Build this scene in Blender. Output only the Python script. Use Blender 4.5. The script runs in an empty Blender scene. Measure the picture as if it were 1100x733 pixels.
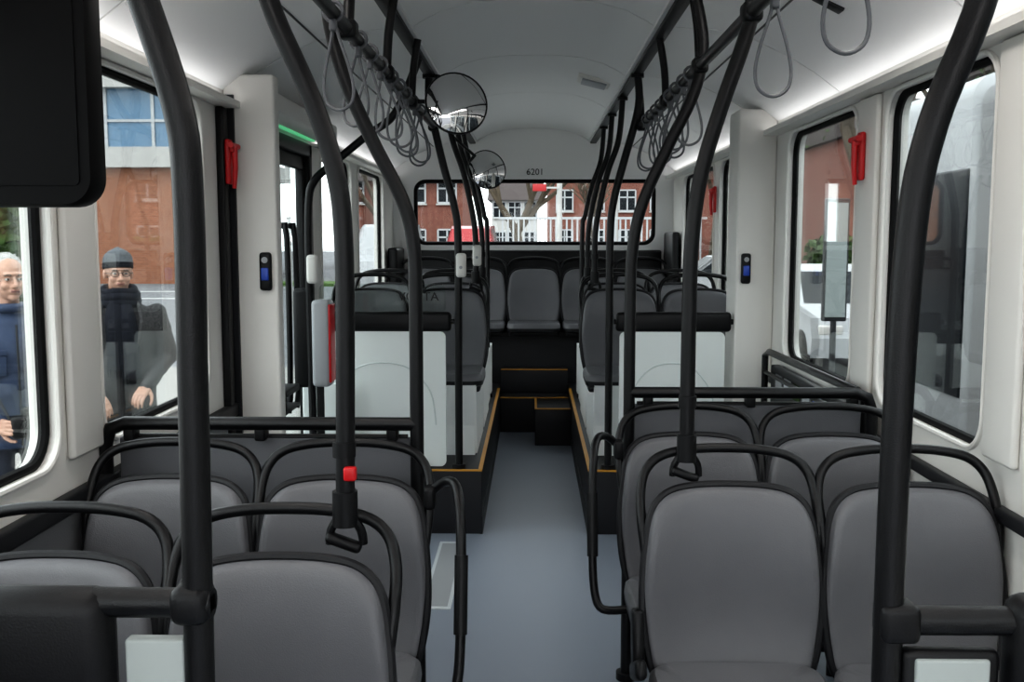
import bpy, bmesh, math, random
from mathutils import Vector, Matrix, Euler, noise
random.seed(7)
S = bpy.context.scene
COL = S.collection
EXT=.5   # outdoor albedo factor (outdoor colours darkened to offset the boosted sky light)
# ------------------------------------------------------------------ materials
MATS = {}
def srgb(c):
    return tuple(((x/255)/12.92 if x/255 <= .04045 else ((x/255+.055)/1.055)**2.4) for x in c)
def mat(name, rgb, rough=.5, metal=0., bump=0., bscale=200., var=0., vscale=8., coat=0., emit=0., spec=.5, k=1.):
    m = bpy.data.materials.new(name); m.use_nodes = True
    nt = m.node_tree; b = nt.nodes['Principled BSDF']
    c = tuple(x*k for x in srgb(rgb))
    b.inputs['Base Color'].default_value = (*c, 1)
    b.inputs['Roughness'].default_value = rough
    b.inputs['Metallic'].default_value = metal
    b.inputs['Specular IOR Level'].default_value = spec
    b.inputs['Coat Weight'].default_value = coat
    if emit:
        b.inputs['Emission Color'].default_value = (*c, 1); b.inputs['Emission Strength'].default_value = emit
    tc = nt.nodes.new('ShaderNodeTexCoord')
    if var:
        n = nt.nodes.new('ShaderNodeTexNoise'); n.inputs['Scale'].default_value = vscale; n.inputs['Detail'].default_value = 5
        nt.links.new(tc.outputs['Object'], n.inputs['Vector'])
        r = nt.nodes.new('ShaderNodeMapRange'); r.inputs[1].default_value = .3; r.inputs[2].default_value = .7
        r.inputs[3].default_value = 1-var; r.inputs[4].default_value = 1+var
        nt.links.new(n.outputs['Fac'], r.inputs[0])
        mx = nt.nodes.new('ShaderNodeVectorMath'); mx.operation = 'SCALE'
        mx.inputs[0].default_value = c
        nt.links.new(r.outputs[0], mx.inputs['Scale']); nt.links.new(mx.outputs[0], b.inputs['Base Color'])
    if bump:
        n2 = nt.nodes.new('ShaderNodeTexNoise'); n2.inputs['Scale'].default_value = bscale; n2.inputs['Detail'].default_value = 3
        nt.links.new(tc.outputs['Object'], n2.inputs['Vector'])
        bp = nt.nodes.new('ShaderNodeBump'); bp.inputs['Strength'].default_value = bump; bp.inputs['Distance'].default_value = .002
        nt.links.new(n2.outputs['Fac'], bp.inputs['Height']); nt.links.new(bp.outputs[0], b.inputs['Normal'])
    MATS[name] = m
    return m
def glassmat(name, tint=(1,1,1), refl=.35):
    m = bpy.data.materials.new(name); m.use_nodes = True; nt = m.node_tree; nt.nodes.clear()
    o = nt.nodes.new('ShaderNodeOutputMaterial'); mix = nt.nodes.new('ShaderNodeMixShader')
    t = nt.nodes.new('ShaderNodeBsdfTransparent'); t.inputs[0].default_value = (*tint, 1)
    g = nt.nodes.new('ShaderNodeBsdfGlossy'); g.inputs['Roughness'].default_value = .02
    f = nt.nodes.new('ShaderNodeFresnel'); f.inputs[0].default_value = 1.45
    k = nt.nodes.new('ShaderNodeMath'); k.operation = 'MULTIPLY'; k.inputs[1].default_value = refl
    nt.links.new(f.outputs[0], k.inputs[0]); nt.links.new(k.outputs[0], mix.inputs[0])
    nt.links.new(t.outputs[0], mix.inputs[1]); nt.links.new(g.outputs[0], mix.inputs[2]); nt.links.new(mix.outputs[0], o.inputs[0])
    MATS[name] = m
def brickmat(name, c1, c2, mortar, sc=4.):
    m = bpy.data.materials.new(name); m.use_nodes = True; nt = m.node_tree; b = nt.nodes['Principled BSDF']
    tc = nt.nodes.new('ShaderNodeTexCoord'); sp = nt.nodes.new('ShaderNodeSeparateXYZ'); cb = nt.nodes.new('ShaderNodeCombineXYZ')
    ad = nt.nodes.new('ShaderNodeMath'); nt.links.new(tc.outputs['Object'], sp.inputs[0])
    nt.links.new(sp.outputs[0], ad.inputs[0]); nt.links.new(sp.outputs[1], ad.inputs[1])
    nt.links.new(ad.outputs[0], cb.inputs[0]); nt.links.new(sp.outputs[2], cb.inputs[1])
    br = nt.nodes.new('ShaderNodeTexBrick'); br.inputs['Scale'].default_value = sc
    for nm,c in (('Color1',c1),('Color2',c2),('Mortar',mortar)): br.inputs[nm].default_value=(*[x*EXT for x in srgb(c)],1)
    nt.links.new(cb.outputs[0], br.inputs['Vector']); nt.links.new(br.outputs['Color'], b.inputs['Base Color'])
    b.inputs['Roughness'].default_value = .9; b.inputs['Specular IOR Level'].default_value=.2
    MATS[name] = m
mat('wall_plastic', (224,222,217), .55, bump=.15, bscale=300)
mat('ceiling_plastic', (226,226,225), .5, bump=.1, bscale=300)
mat('lower_lining', (106,107,110), .6, bump=.3, bscale=300)
mat('dark_trim', (30,31,34), .5, spec=.3)
mat('black_tube', (13,13,15), .34, bump=.25, bscale=500, spec=.32)
mat('black_plastic', (14,14,16), .45, bump=.2, bscale=300, spec=.28)
mat('rubber', (12,12,13), .7, spec=.2)
mat('seat_leather', (98,98,101), .42, bump=.35, bscale=350, var=.06, vscale=5, spec=.42)
mat('seat_shell', (22,22,25), .5, bump=.2, bscale=300, spec=.35)
mat('floor_vinyl', (140,147,159), .4, bump=.1, bscale=200, var=.05, vscale=300)
mat('dark_vinyl', (36,36,39), .5, bump=.2, bscale=250, var=.1, vscale=200, spec=.3)
mat('yellow_edge', (196,140,48), .5)
mat('plinth_white', (238,240,239), .4)
mat('frosted_panel', (238,243,241), .18, coat=.4)
mat('panel_relief', (216,224,222), .25)
mat('screen_frost', (158,164,162), .4)
mat('panel_grey', (92,93,97), .55, bump=.3, bscale=300)
mat('red_plastic', (190,18,24), .4)
mat('blue_plastic', (30,70,170), .35)
mat('grey_plastic', (160,162,165), .45)
mat('strap_grey', (92,94,98), .5)
mat('screen_black', (6,6,7), .55, spec=.12)
mat('mirror', (225,225,225), .03, metal=1.)
mat('chrome', (170,170,172), .25, metal=1.)
mat('green_led', (120,235,170), .5, emit=.4)
mat('hatch_white', (206,210,212), .5)
mat('ink_black', (15,15,16), .6)
glassmat('window_glass', (.95,.975,.965), .34)
glassmat('door_glass', (.9,.94,.93), .4)
glassmat('clear_screen', (.9,.93,.92), .5)
mat('asphalt', (146,147,150), .9, bump=.5, bscale=60, var=.12, vscale=2,k=EXT, spec=.2)
mat('paving', (186,183,178), .9, bump=.4, bscale=40, var=.1, vscale=3,k=EXT, spec=.2)
mat('kerb', (190,188,183), .9,k=EXT)
mat('road_paint', (240,240,237), .8,k=EXT)
mat('grass', (100,132,66), .95, bump=1., bscale=30, var=.3, vscale=8,k=EXT, spec=.2)
mat('leaves', (76,102,52), .8, var=.4, vscale=3,k=EXT, spec=.2)
mat('bark', (106,94,80), .9, bump=.6, bscale=30, var=.2, vscale=6,k=EXT, spec=.2)
mat('concrete', (214,212,208), .8, var=.05, vscale=2,k=EXT)
mat('blue_glass', (100,144,178), .15,k=EXT)
mat('dark_glass', (28,34,40), .3,k=EXT, spec=.15)
mat('white_paint', (236,238,240), .45, k=.42, spec=.2)
mat('roof_tile', (80,70,68), .8, bump=.5, bscale=15,k=EXT, spec=.2)
mat('car_red', (180,24,30), .3, k=.5)
mat('bellows', (226,226,227), .7,k=.42, spec=.2)
mat('bellows_dark', (26,26,28), .7,k=EXT, spec=.1)
mat('board_face', (190,200,198), .3, k=.45)
mat('red_sign', (200,22,28), .5, k=EXT)
brickmat('brick_red', (156,96,82), (128,74,63), (165,135,120))
brickmat('brick_brown', (196,134,104), (172,112,86), (180,150,130), 3.)
mat('skin', (222,176,152), .5, bump=.2, bscale=300, var=.05, vscale=30,k=.62)
mat('lips', (184,116,106), .45,k=.6)
mat('eye_white', (225,222,216), .2,k=.6)
mat('iris', (52,42,36), .2)
mat('hair_white', (215,214,210), .8, bump=1., bscale=200,k=.62)
mat('hair_grey', (120,114,108), .8, bump=1., bscale=200,k=.6)
mat('coat_dark', (84,83,84), .85, bump=1., bscale=120, var=.5, vscale=60,k=.6, spec=.2)
mat('scarf', (40,42,50), .95, bump=1.5, bscale=150, var=.3, vscale=60,k=.6, spec=.15)
mat('beanie', (116,120,124), .95, bump=1.5, bscale=200, var=.15, vscale=80,k=.6, spec=.2)
mat('beanie_band', (44,46,52), .95, bump=1.5, bscale=200,k=.6, spec=.2)
mat('trousers', (50,56,72), .85, bump=.6, bscale=150,k=.6, spec=.2)
mat('navy_jacket', (62,78,108), .6, bump=1., bscale=60, var=.12, vscale=14,k=.6, spec=.3)
mat('shoe', (28,24,22), .5)
mat('fill_glow',(255,250,245),.5,emit=5.2)  # emission for the fill strips added above the camera
mat('cove_fill_glow',(250,250,252),.5,emit=2.6)  # emission for added uplight strips, kept out of sight by the cove ledge

# ------------------------------------------------------------------ mesh builder
class MB:
    def __init__(s): s.v=[]; s.f=[]; s.m=[]; s.sm=[]; s.mats=[]
    def mi(s, m):
        if m not in s.mats: s.mats.append(m)
        return s.mats.index(m)
    def add(s, vs, fs, m, smooth=True, M=None):
        o=len(s.v); k=s.mi(m)
        for v in vs:
            v=Vector(v)
            if M is not None: v=M@v
            s.v.append(v)
        for f in fs: s.f.append([o+i for i in f]); s.m.append(k); s.sm.append(smooth)
    def bm(s, b, m, smooth=False, M=None):
        b.verts.index_update()
        s.add([v.co.copy() for v in b.verts],[[v.index for v in f.verts] for f in b.faces], m, smooth, M); b.free()
    def box(s, c, d, m, bev=0., rot=(0,0,0), seg=3, M=None):
        b=bmesh.new(); bmesh.ops.create_cube(b,size=1)
        for v in b.verts: v.co=Vector((v.co.x*d[0],v.co.y*d[1],v.co.z*d[2]))
        if bev: bmesh.ops.bevel(b,geom=list(b.edges),offset=min(bev,.49*min(d)),segments=seg,affect='EDGES',profile=.5)
        T=Matrix.Translation(c)@Euler(rot).to_matrix().to_4x4()
        if M is not None: T=M@T
        s.bm(b,m,bool(bev),T)
    def b2(s, x0,x1,y0,y1,z0,z1, m, bev=0.):
        s.box(((x0+x1)/2,(y0+y1)/2,(z0+z1)/2),(abs(x1-x0),abs(y1-y0),abs(z1-z0)),m,bev)
    def ell(s, c, r, m, M=None, seg=20, rot=(0,0,0)):
        b=bmesh.new(); bmesh.ops.create_uvsphere(b,u_segments=seg,v_segments=max(8,seg*2//3),radius=1)
        T=Matrix.Translation(c)@Euler(rot).to_matrix().to_4x4()@Matrix.Diagonal((r[0],r[1],r[2],1))
        if M is not None: T=M@T
        s.bm(b,m,True,T)
    def tube(s, pts, r, m, n=12, closed=False, sub=0, M=None, flat=1.):
        pts=[Vector(p) for p in pts]
        rs=list(r) if isinstance(r,(list,tuple)) else [r]*len(pts)
        if sub:
            P=[];R=[];N=len(pts); rng=N if closed else N-1
            for i in range(rng):
                g=lambda k:(pts[k%N] if closed else pts[max(0,min(N-1,k))])
                p0,p1,p2,p3=g(i-1),g(i),g(i+1),g(i+2)
                ra,rb=rs[i],rs[(i+1)%N]
                for j in range(sub):
                    t=j/sub
                    P.append(.5*((2*p1)+(p2-p0)*t+(2*p0-5*p1+4*p2-p3)*t*t+(3*p1-p0-3*p2+p3)*t**3)); R.append(ra+(rb-ra)*t)
            if not closed: P.append(pts[-1]); R.append(rs[-1])
            pts,rs=P,R
        N=len(pts)
        def tan(i):
            if closed: d=pts[(i+1)%N]-pts[i-1]
            else: d=pts[min(N-1,i+1)]-pts[max(0,i-1)]
            return d.normalized() if d.length>1e-9 else Vector((0,0,1))
        t=tan(0); a=Vector((0,0,1)) if abs(t.z)<.9 else Vector((1,0,0))
        u=t.cross(a).normalized(); vs=[]; fs=[]
        for i in range(N):
            t2=tan(i); q=t.rotation_difference(t2); u=(q@u); u=(u-t2*u.dot(t2)).normalized(); t=t2; w=t.cross(u)
            for k in range(n):
                an=2*math.pi*k/n
                vs.append(pts[i]+(u*math.cos(an)+w*math.sin(an)*flat)*rs[i])
        for i in range(N if closed else N-1):
            for k in range(n):
                a0=i*n+k;a1=i*n+(k+1)%n;b0=((i+1)%N)*n+k;b1=((i+1)%N)*n+(k+1)%n
                fs.append([a0,a1,b1,b0])
        if not closed:
            fs.append([k for k in range(n)][::-1]); fs.append([(N-1)*n+k for k in range(n)])
        s.add(vs,fs,m,True,M)
    def cap(s, p0,p1,r0,r1,m,n=14,M=None):
        s.tube([p0,p1],[r0,r1],m,n,M=M); s.ell(p0,(r0,r0,r0),m,M,14); s.ell(p1,(r1,r1,r1),m,M,14)
    def cyl(s,p0,p1,r,m,n=24): s.tube([p0,p1],r,m,n)
    def loft(s, rings, m, caps=True, smooth=True, M=None, cap0=True):
        n=len(rings[0]); vs=[p for r in rings for p in r]; fs=[]
        for i in range(len(rings)-1):
            for k in range(n):
                fs.append([i*n+k,i*n+(k+1)%n,(i+1)*n+(k+1)%n,(i+1)*n+k])
        if caps:
            if cap0: fs.append(list(range(n))[::-1])
            fs.append([(len(rings)-1)*n+k for k in range(n)])
        s.add(vs,fs,m,smooth,M)
    def obj(s, name, parent=None, auto=True):
        me=bpy.data.meshes.new(name); me.from_pydata([tuple(v) for v in s.v],[],s.f)
        for x in s.mats: me.materials.append(MATS[x])
        for p,k,sm in zip(me.polygons,s.m,s.sm): p.material_index=k; p.use_smooth=sm
        me.update()
        b=bmesh.new(); b.from_mesh(me); bmesh.ops.recalc_face_normals(b,faces=b.faces)
        for e in b.edges:
            if len(e.link_faces)==2 and e.calc_face_angle(0)>.75: e.smooth=False
        b.to_mesh(me); b.free()
        o=bpy.data.objects.new(name,me); COL.objects.link(o)
        if parent: o.parent=parent
        return o
def rr(x0,x1,y0,y1,r,n=7):
    P=[]
    for cx,cy,a in ((x1-r,y1-r,0),(x0+r,y1-r,90),(x0+r,y0+r,180),(x1-r,y0+r,270)):
        for i in range(n+1):
            t=math.radians(a+90*i/n); P.append((cx+r*math.cos(t),cy+r*math.sin(t)))
    return P
MYZ=Matrix(((0,0,1,0),(1,0,0,0),(0,1,0,0),(0,0,0,1)))
MXZ=Matrix(((1,0,0,0),(0,0,-1,0),(0,1,0,0),(0,0,0,1)))
def plate(name, outer, holes, th, m, M, bevel=0.):
    cu=bpy.data.curves.new(name,'CURVE'); cu.dimensions='2D'; cu.fill_mode='BOTH'; cu.extrude=th/2; cu.bevel_depth=bevel; cu.bevel_resolution=2
    for pl in [outer]+holes:
        sp=cu.splines.new('POLY'); sp.points.add(len(pl)-1); sp.use_cyclic_u=True
        for p,q in zip(sp.points,pl): p.co=(q[0],q[1],0,1)
    o=bpy.data.objects.new('tmp',cu); COL.objects.link(o)
    dg=bpy.context.evaluated_depsgraph_get(); me=bpy.data.meshes.new_from_object(o.evaluated_get(dg)); bpy.data.objects.remove(o)
    me.transform(M); me.name=name; me.materials.clear(); me.materials.append(MATS[m])
    for p in me.polygons: p.use_smooth=False
    ob=bpy.data.objects.new(name,me); COL.objects.link(ob); return ob
def text(name, body, loc, size, m, parent=None, rot=(math.pi/2,0,0)):
    cu=bpy.data.curves.new(name,'FONT'); cu.body=body; cu.size=size; cu.align_x='CENTER'; cu.align_y='CENTER'; cu.extrude=.0008
    o=bpy.data.objects.new('tmp',cu); COL.objects.link(o)
    dg=bpy.context.evaluated_depsgraph_get(); me=bpy.data.meshes.new_from_object(o.evaluated_get(dg)); bpy.data.objects.remove(o)
    me.transform(Matrix.Translation(loc)@Euler(rot).to_matrix().to_4x4()); me.materials.clear(); me.materials.append(MATS[m])
    ob=bpy.data.objects.new(name,me); COL.objects.link(ob); ob.parent=parent; return ob

# ------------------------------------------------------------------ camera
cam=bpy.data.cameras.new('camera'); cam.lens=35; cam.sensor_width=36; cam.clip_start=.02; cam.clip_end=500
co=bpy.data.objects.new('camera',cam); COL.objects.link(co); co.location=(0,0,1.5)
co.rotation_euler=(math.radians(90-5.9),0,math.radians(1.18)); S.camera=co

# ------------------------------------------------------------------ shell
Y0,Y1=-1.6,8.6
m=MB(); m.b2(-1.24,1.24,Y0,Y1,-.12,0,'floor_vinyl'); m.obj('floor')
m=MB(); m.b2(-.455,-.33,3.9,4.8,0,.003,'hatch_white'); m.b2(-.44,-.345,3.93,4.77,.003,.004,'grey_plastic'); m.obj('floor_hatch')
SILL,WT=.93,1.985
Lw=[(-1.3,.55),(.85,2.456),(2.72,3.62),(5.65,6.6),(6.85,8.0)]
Rw=[(-1.3,.55),(.85,2.38),(2.64,3.45),(3.75,4.75),(5.3,6.45),(6.65,8.0)]
wn=1
def window(y0,y1,x,sgn):
    global wn
    m=MB(); xo=x+sgn*.03
    P=[(xo,a,b) for a,b in rr(y0+.008,y1-.008,SILL+.008,WT-.008,.09)]
    m.tube(P,.014,'rubber',8,closed=True)
    P=[(x-sgn*.002,a,b) for a,b in rr(y0-.004,y1+.004,SILL-.004,WT+.004,.1)]
    m.tube(P,.009,'wall_plastic',8,closed=True)
    P1=[(xo+.004,a,b) for a,b in rr(y0,y1,SILL,WT,.09)]; P2=[(xo-.004,a,b) for a,b in rr(y0,y1,SILL,WT,.09)]
    m.loft([P1,P2],'window_glass',smooth=False)
    m.obj('window_%d'%wn); wn+=1
plate('wall_left',[(Y0,-.1),(3.98,-.1),(3.98,1.99),(5.42,1.99),(5.42,-.1),(Y1,-.1),(Y1,2.3),(Y0,2.3)],
      [rr(a,b,SILL,WT,.09) for a,b in Lw],.07,'wall_plastic',Matrix.Translation((-1.235,0,0))@MYZ)
plate('wall_right',[(Y0,-.1),(Y1,-.1),(Y1,2.3),(Y0,2.3)],
      [rr(a,b,SILL,WT,.09) for a,b in Rw],.07,'wall_plastic',Matrix.Translation((1.235,0,0))@MYZ)
for a,b in Lw: window(a,b,-1.2,-1)
for a,b in Rw: window(a,b,1.2,1)
plate('wall_rear',[(-1.27,-.1),(1.27,-.1),(1.27,2.6),(-1.27,2.6)],[rr(-1.02,1.05,1.44,2.0,.1)],.07,'ceiling_plastic',Matrix.Translation((0,8.63,0))@MXZ)
m=MB()
P=[(a,8.62,b) for a,b in rr(-1.01,1.04,1.45,1.99,.1)]
m.tube(P,.022,'rubber',8,closed=True)
m.loft([[(a,8.625,b) for a,b in rr(-1.02,1.05,1.44,2.0,.1)],[(a,8.635,b) for a,b in rr(-1.02,1.05,1.44,2.0,.1)]],'window_glass',smooth=False)
m.obj('window_%d'%wn); wn+=1
plate('wall_front',[(-1.27,-.1),(1.27,-.1),(1.27,2.6),(-1.27,2.6)],[rr(-1.15,1.15,.55,2.15,.12)],.07,'wall_plastic',Matrix.Translation((0,-1.63,0))@MXZ)
# ceiling
half=[(0,2.43),(.12,2.428),(.25,2.415),(.36,2.385),(.44,2.345),(.47,2.325),(.47,2.31),(.55,2.31),(.55,2.32),(.7,2.31),(.86,2.27),(1.0,2.205),(1.10,2.145),(1.16,2.10),(1.2,2.07)]
prof=[(-x,z) for x,z in half[::-1]]+half[1:]
m=MB()
seams=[Y0,.2,1.5,2.75,4.0,5.2,6.5,Y1]
for a,b in zip(seams[:-1],seams[1:]):
    a+=.005;b-=.005
    vs=[];fs=[];n=len(prof)
    for y in (a,b):
        for x,z in prof: vs.append((x,y,z))
        for x,z in prof: vs.append((x*1.01,y,z+.03))
    for i in range(n-1):
        fs.append([i,i+1,2*n+i+1,2*n+i]); fs.append([n+i,3*n+i,3*n+i+1,n+i+1])
        fs.append([i,n+i,n+i+1,i+1]); fs.append([2*n+i,2*n+i+1,3*n+i+1,3*n+i])
    m.add(vs,fs,'ceiling_plastic',True)
vs=[];n=len(prof)
for y in (Y0-.1,Y1+.1):
    for x,z in prof: vs.append((x*1.06,y,z+.05+.12*(abs(x)/1.2)))
m.add(vs,[[i,i+1,n+i+1,n+i] for i in range(n-1)],'dark_trim',True)
m.obj('ceiling')
k=1
for sx in (-1,1):
    m=MB(); m.b2(sx*.485,sx*.535,Y0,8.55,2.295,2.312,'black_plastic',.003); m.obj('trim_%d'%k); k+=1
    m=MB()
    for a,b in (((Y0+.05,3.88),(5.45,8.55)) if sx<0 else ((Y0+.05,4.97),(5.24,8.55))):
        m.b2(sx*1.13,sx*1.2,a,b,1.998,2.010,'wall_plastic'); m.b2(sx*1.125,sx*1.135,a,b,1.998,2.022,'wall_plastic'); m.b2(sx*1.15,sx*1.185,a+.02,b-.02,2.011,2.014,'cove_fill_glow')  # ledge conceals an added glowing strip that brightens the ceiling
    m.b2(sx*.84,sx*.848,Y0,8.55,2.272,2.279,'dark_trim'); m.obj('trim_%d'%k); k+=1
m=MB(); m.b2(-1.2,-1.185,Y0,3.95,0,.80,'lower_lining'); m.b2(-1.2,-1.165,Y0,3.95,.80,.85,'dark_trim',.008); m.b2(-1.2,-1.19,5.42,8.55,0,.9,'lower_lining'); m.obj('baseboard_left')
m=MB(); m.b2(1.19,1.2,Y0,8.55,0,.79,'wall_plastic'); m.b2(1.165,1.2,Y0,4.95,.79,.825,'dark_trim',.008); m.obj('baseboard_right')
m=MB()
m.b2(-1.2,-1.17,3.80,3.86,.0,1.995,'black_plastic',.006); m.obj('trim_%d'%k); k+=1
for (x,y0,y1) in ((-1.2,2.50,2.68),(1.2,3.50,3.70),(1.2,2.43,2.60)):
    sgn=1 if x>0 else -1
    m=MB(); m.b2(x,x-sgn*.022,y0,y1,.93,1.995,'wall_plastic',.01); m.obj('trim_%d'%k); k+=1
m=MB(); m.b2(-1.2,-1.0,3.9,3.98,0,2.13,'wall_plastic',.012); m.b2(-1.205,-1.155,3.885,3.9,0,2.05,'dark_trim'); m.obj('wall_pillar')
m=MB(); m.b2(1.01,1.2,4.98,5.22,0,2.13,'wall_plastic',.012); m.obj('wall_pillar')
def valid(x,y,z):
    m=MB(); m.box((x,y-.012,z),(.048,.026,.15),'black_plastic',.012); m.box((x,y-.028,z-.01),(.03,.01,.05),'blue_plastic',.004); m.cyl((x,y-.024,z+.045),(x,y-.03,z+.045),.012,'grey_plastic'); m.obj('door_button')
valid(-1.045,3.9,1.37); valid(1.057,4.98,1.35)
def hammer(x,y,z,s):
    m=MB(); m.box((x-s*.0,y,z),(.02,.05,.17),'red_plastic',.008)
    m.box((x-s*.016,y,z+.05),(.02,.035,.03),'red_plastic',.006); m.tube([(x-s*.022,y,z+.06),(x-s*.025,y-.005,z-.03),(x-s*.018,y,z-.10)],[.012,.01,.008],'red_plastic',10)
    m.cyl((x-s*.022,y-.045,z+.06),(x-s*.022,y+.045,z+.06),.011,'red_plastic'); m.cyl((x-s*.022,y+.045,z+.06),(x-s*.022,y+.058,z+.06),.006,'chrome'); m.obj('emergency_hammer')
hammer(-1.16,3.83,1.79,-1); hammer(1.168,3.62,1.79,1); hammer(1.18,6.55,1.75,1)
text('fleet_number','6201',(.02,8.59,2.06),.075,'ink_black')
m=MB(); m.box((.345,5.75,2.385),(.19,.22,.03),'wall_plastic',.012,rot=(0,math.radians(14),0)); m.box((.342,5.75,2.366),(.14,.17,.012),'grey_plastic',.004,rot=(0,math.radians(14),0)); m.obj('ceiling_speaker')
m=MB(); m.box((-.33,6.6,2.395),(.06,.25,.02),'wall_plastic',.006,rot=(0,math.radians(-12),0)); m.obj('ceiling_lamp')
m=MB(); m.box((.93,3.25,2.235),(.1,.05,.014),'dark_trim',.004,rot=(0,math.radians(27),0)); m.obj('ceiling_vent')
m=MB()
m.loft([[(a,1.895,b) for a,b in rr(-1.175,-.84,1.565,2.025,.05)],[(a,1.905,b) for a,b in rr(-1.18,-.835,1.56,2.03,.055)],[(a,1.955,b) for a,b in rr(-1.18,-.835,1.56,2.03,.055)],[(a,1.965,b) for a,b in rr(-1.175,-.84,1.565,2.025,.05)]],'screen_black')
m.loft([[(a,1.892,b) for a,b in rr(-1.15,-.86,1.60,2.0,.01)],[(a,1.896,b) for a,b in rr(-1.15,-.86,1.60,2.0,.01)]],'screen_black')
m.cyl((-1.0,1.94,2.02),(-1.0,1.94,2.2),.02,'black_plastic')
m.obj('information_display')

# ------------------------------------------------------------------ platforms
PH=.33
def platform(side):
    m=MB()
    xi=-.255 if side<0 else .285; xo=side*1.185
    m.b2(xi,xo,4.94,8.0,0,PH,'dark_vinyl',.006)
    m.b2(xi-side*.002,xi+side*.018,4.94,7.7,PH-.005,PH+.004,'yellow_edge'); m.b2(xi,xo,4.937,4.952,PH-.004,PH+.004,'yellow_edge')
    m.b2(xi-side*.004,xi+side*.01,4.94,7.7,0,.09,'dark_trim')
    m.obj('seat_platform')
    m=MB()
    a=xi+side*.045
    for (y0,y1) in ((5.35,6.0),(6.1,6.75)):
        vs=[(a,y0,PH),(a,y1,PH),(a,y1,.72),(a,y0-.12,.72)]
        vs2=[(xo*.99,y,z) for _,y,z in vs]
        m.loft([vs,vs2],'plinth_white',smooth=False)
    m.b2(a+side*.01,xo*.99,5.3,7.6,PH,.70,'plinth_white')
    m.obj('seat_plinth')
platform(-1); platform(1)
m=MB()
m.b2(-.25,.28,7.62,8.01,0,.27,'dark_vinyl',.004); m.b2(-.25,.28,7.617,7.635,.267,.274,'yellow_edge')
m.b2(.02,.28,7.12,7.62,0,.27,'dark_vinyl',.004); m.b2(.02,.28,7.117,7.135,.267,.274,'yellow_edge'); m.b2(.017,.035,7.12,7.62,.267,.274,'yellow_edge')
m.b2(-.25,.28,7.85,8.01,.27,.46,'dark_vinyl',.004); m.b2(-.25,.28,7.847,7.86,.458,.464,'yellow_edge')
m.obj('aisle_steps')
m=MB(); m.b2(-1.18,1.18,8.03,8.57,.0,.74,'dark_vinyl',.01); m.b2(-1.18,1.18,8.02,8.035,.69,.70,'dark_trim')
m.b2(-1.0,1.09,8.46,8.57,.74,1.40,'black_plastic',.02); m.obj('rear_bench_base')
m=MB(); m.b2(-1.18,-1.10,8.1,8.57,.75,1.42,'black_plastic',.02); m.obj('engine_cover')
m=MB(); m.b2(1.12,1.18,8.04,8.57,.75,1.55,'black_plastic',.02); m.obj('engine_cover')

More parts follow.
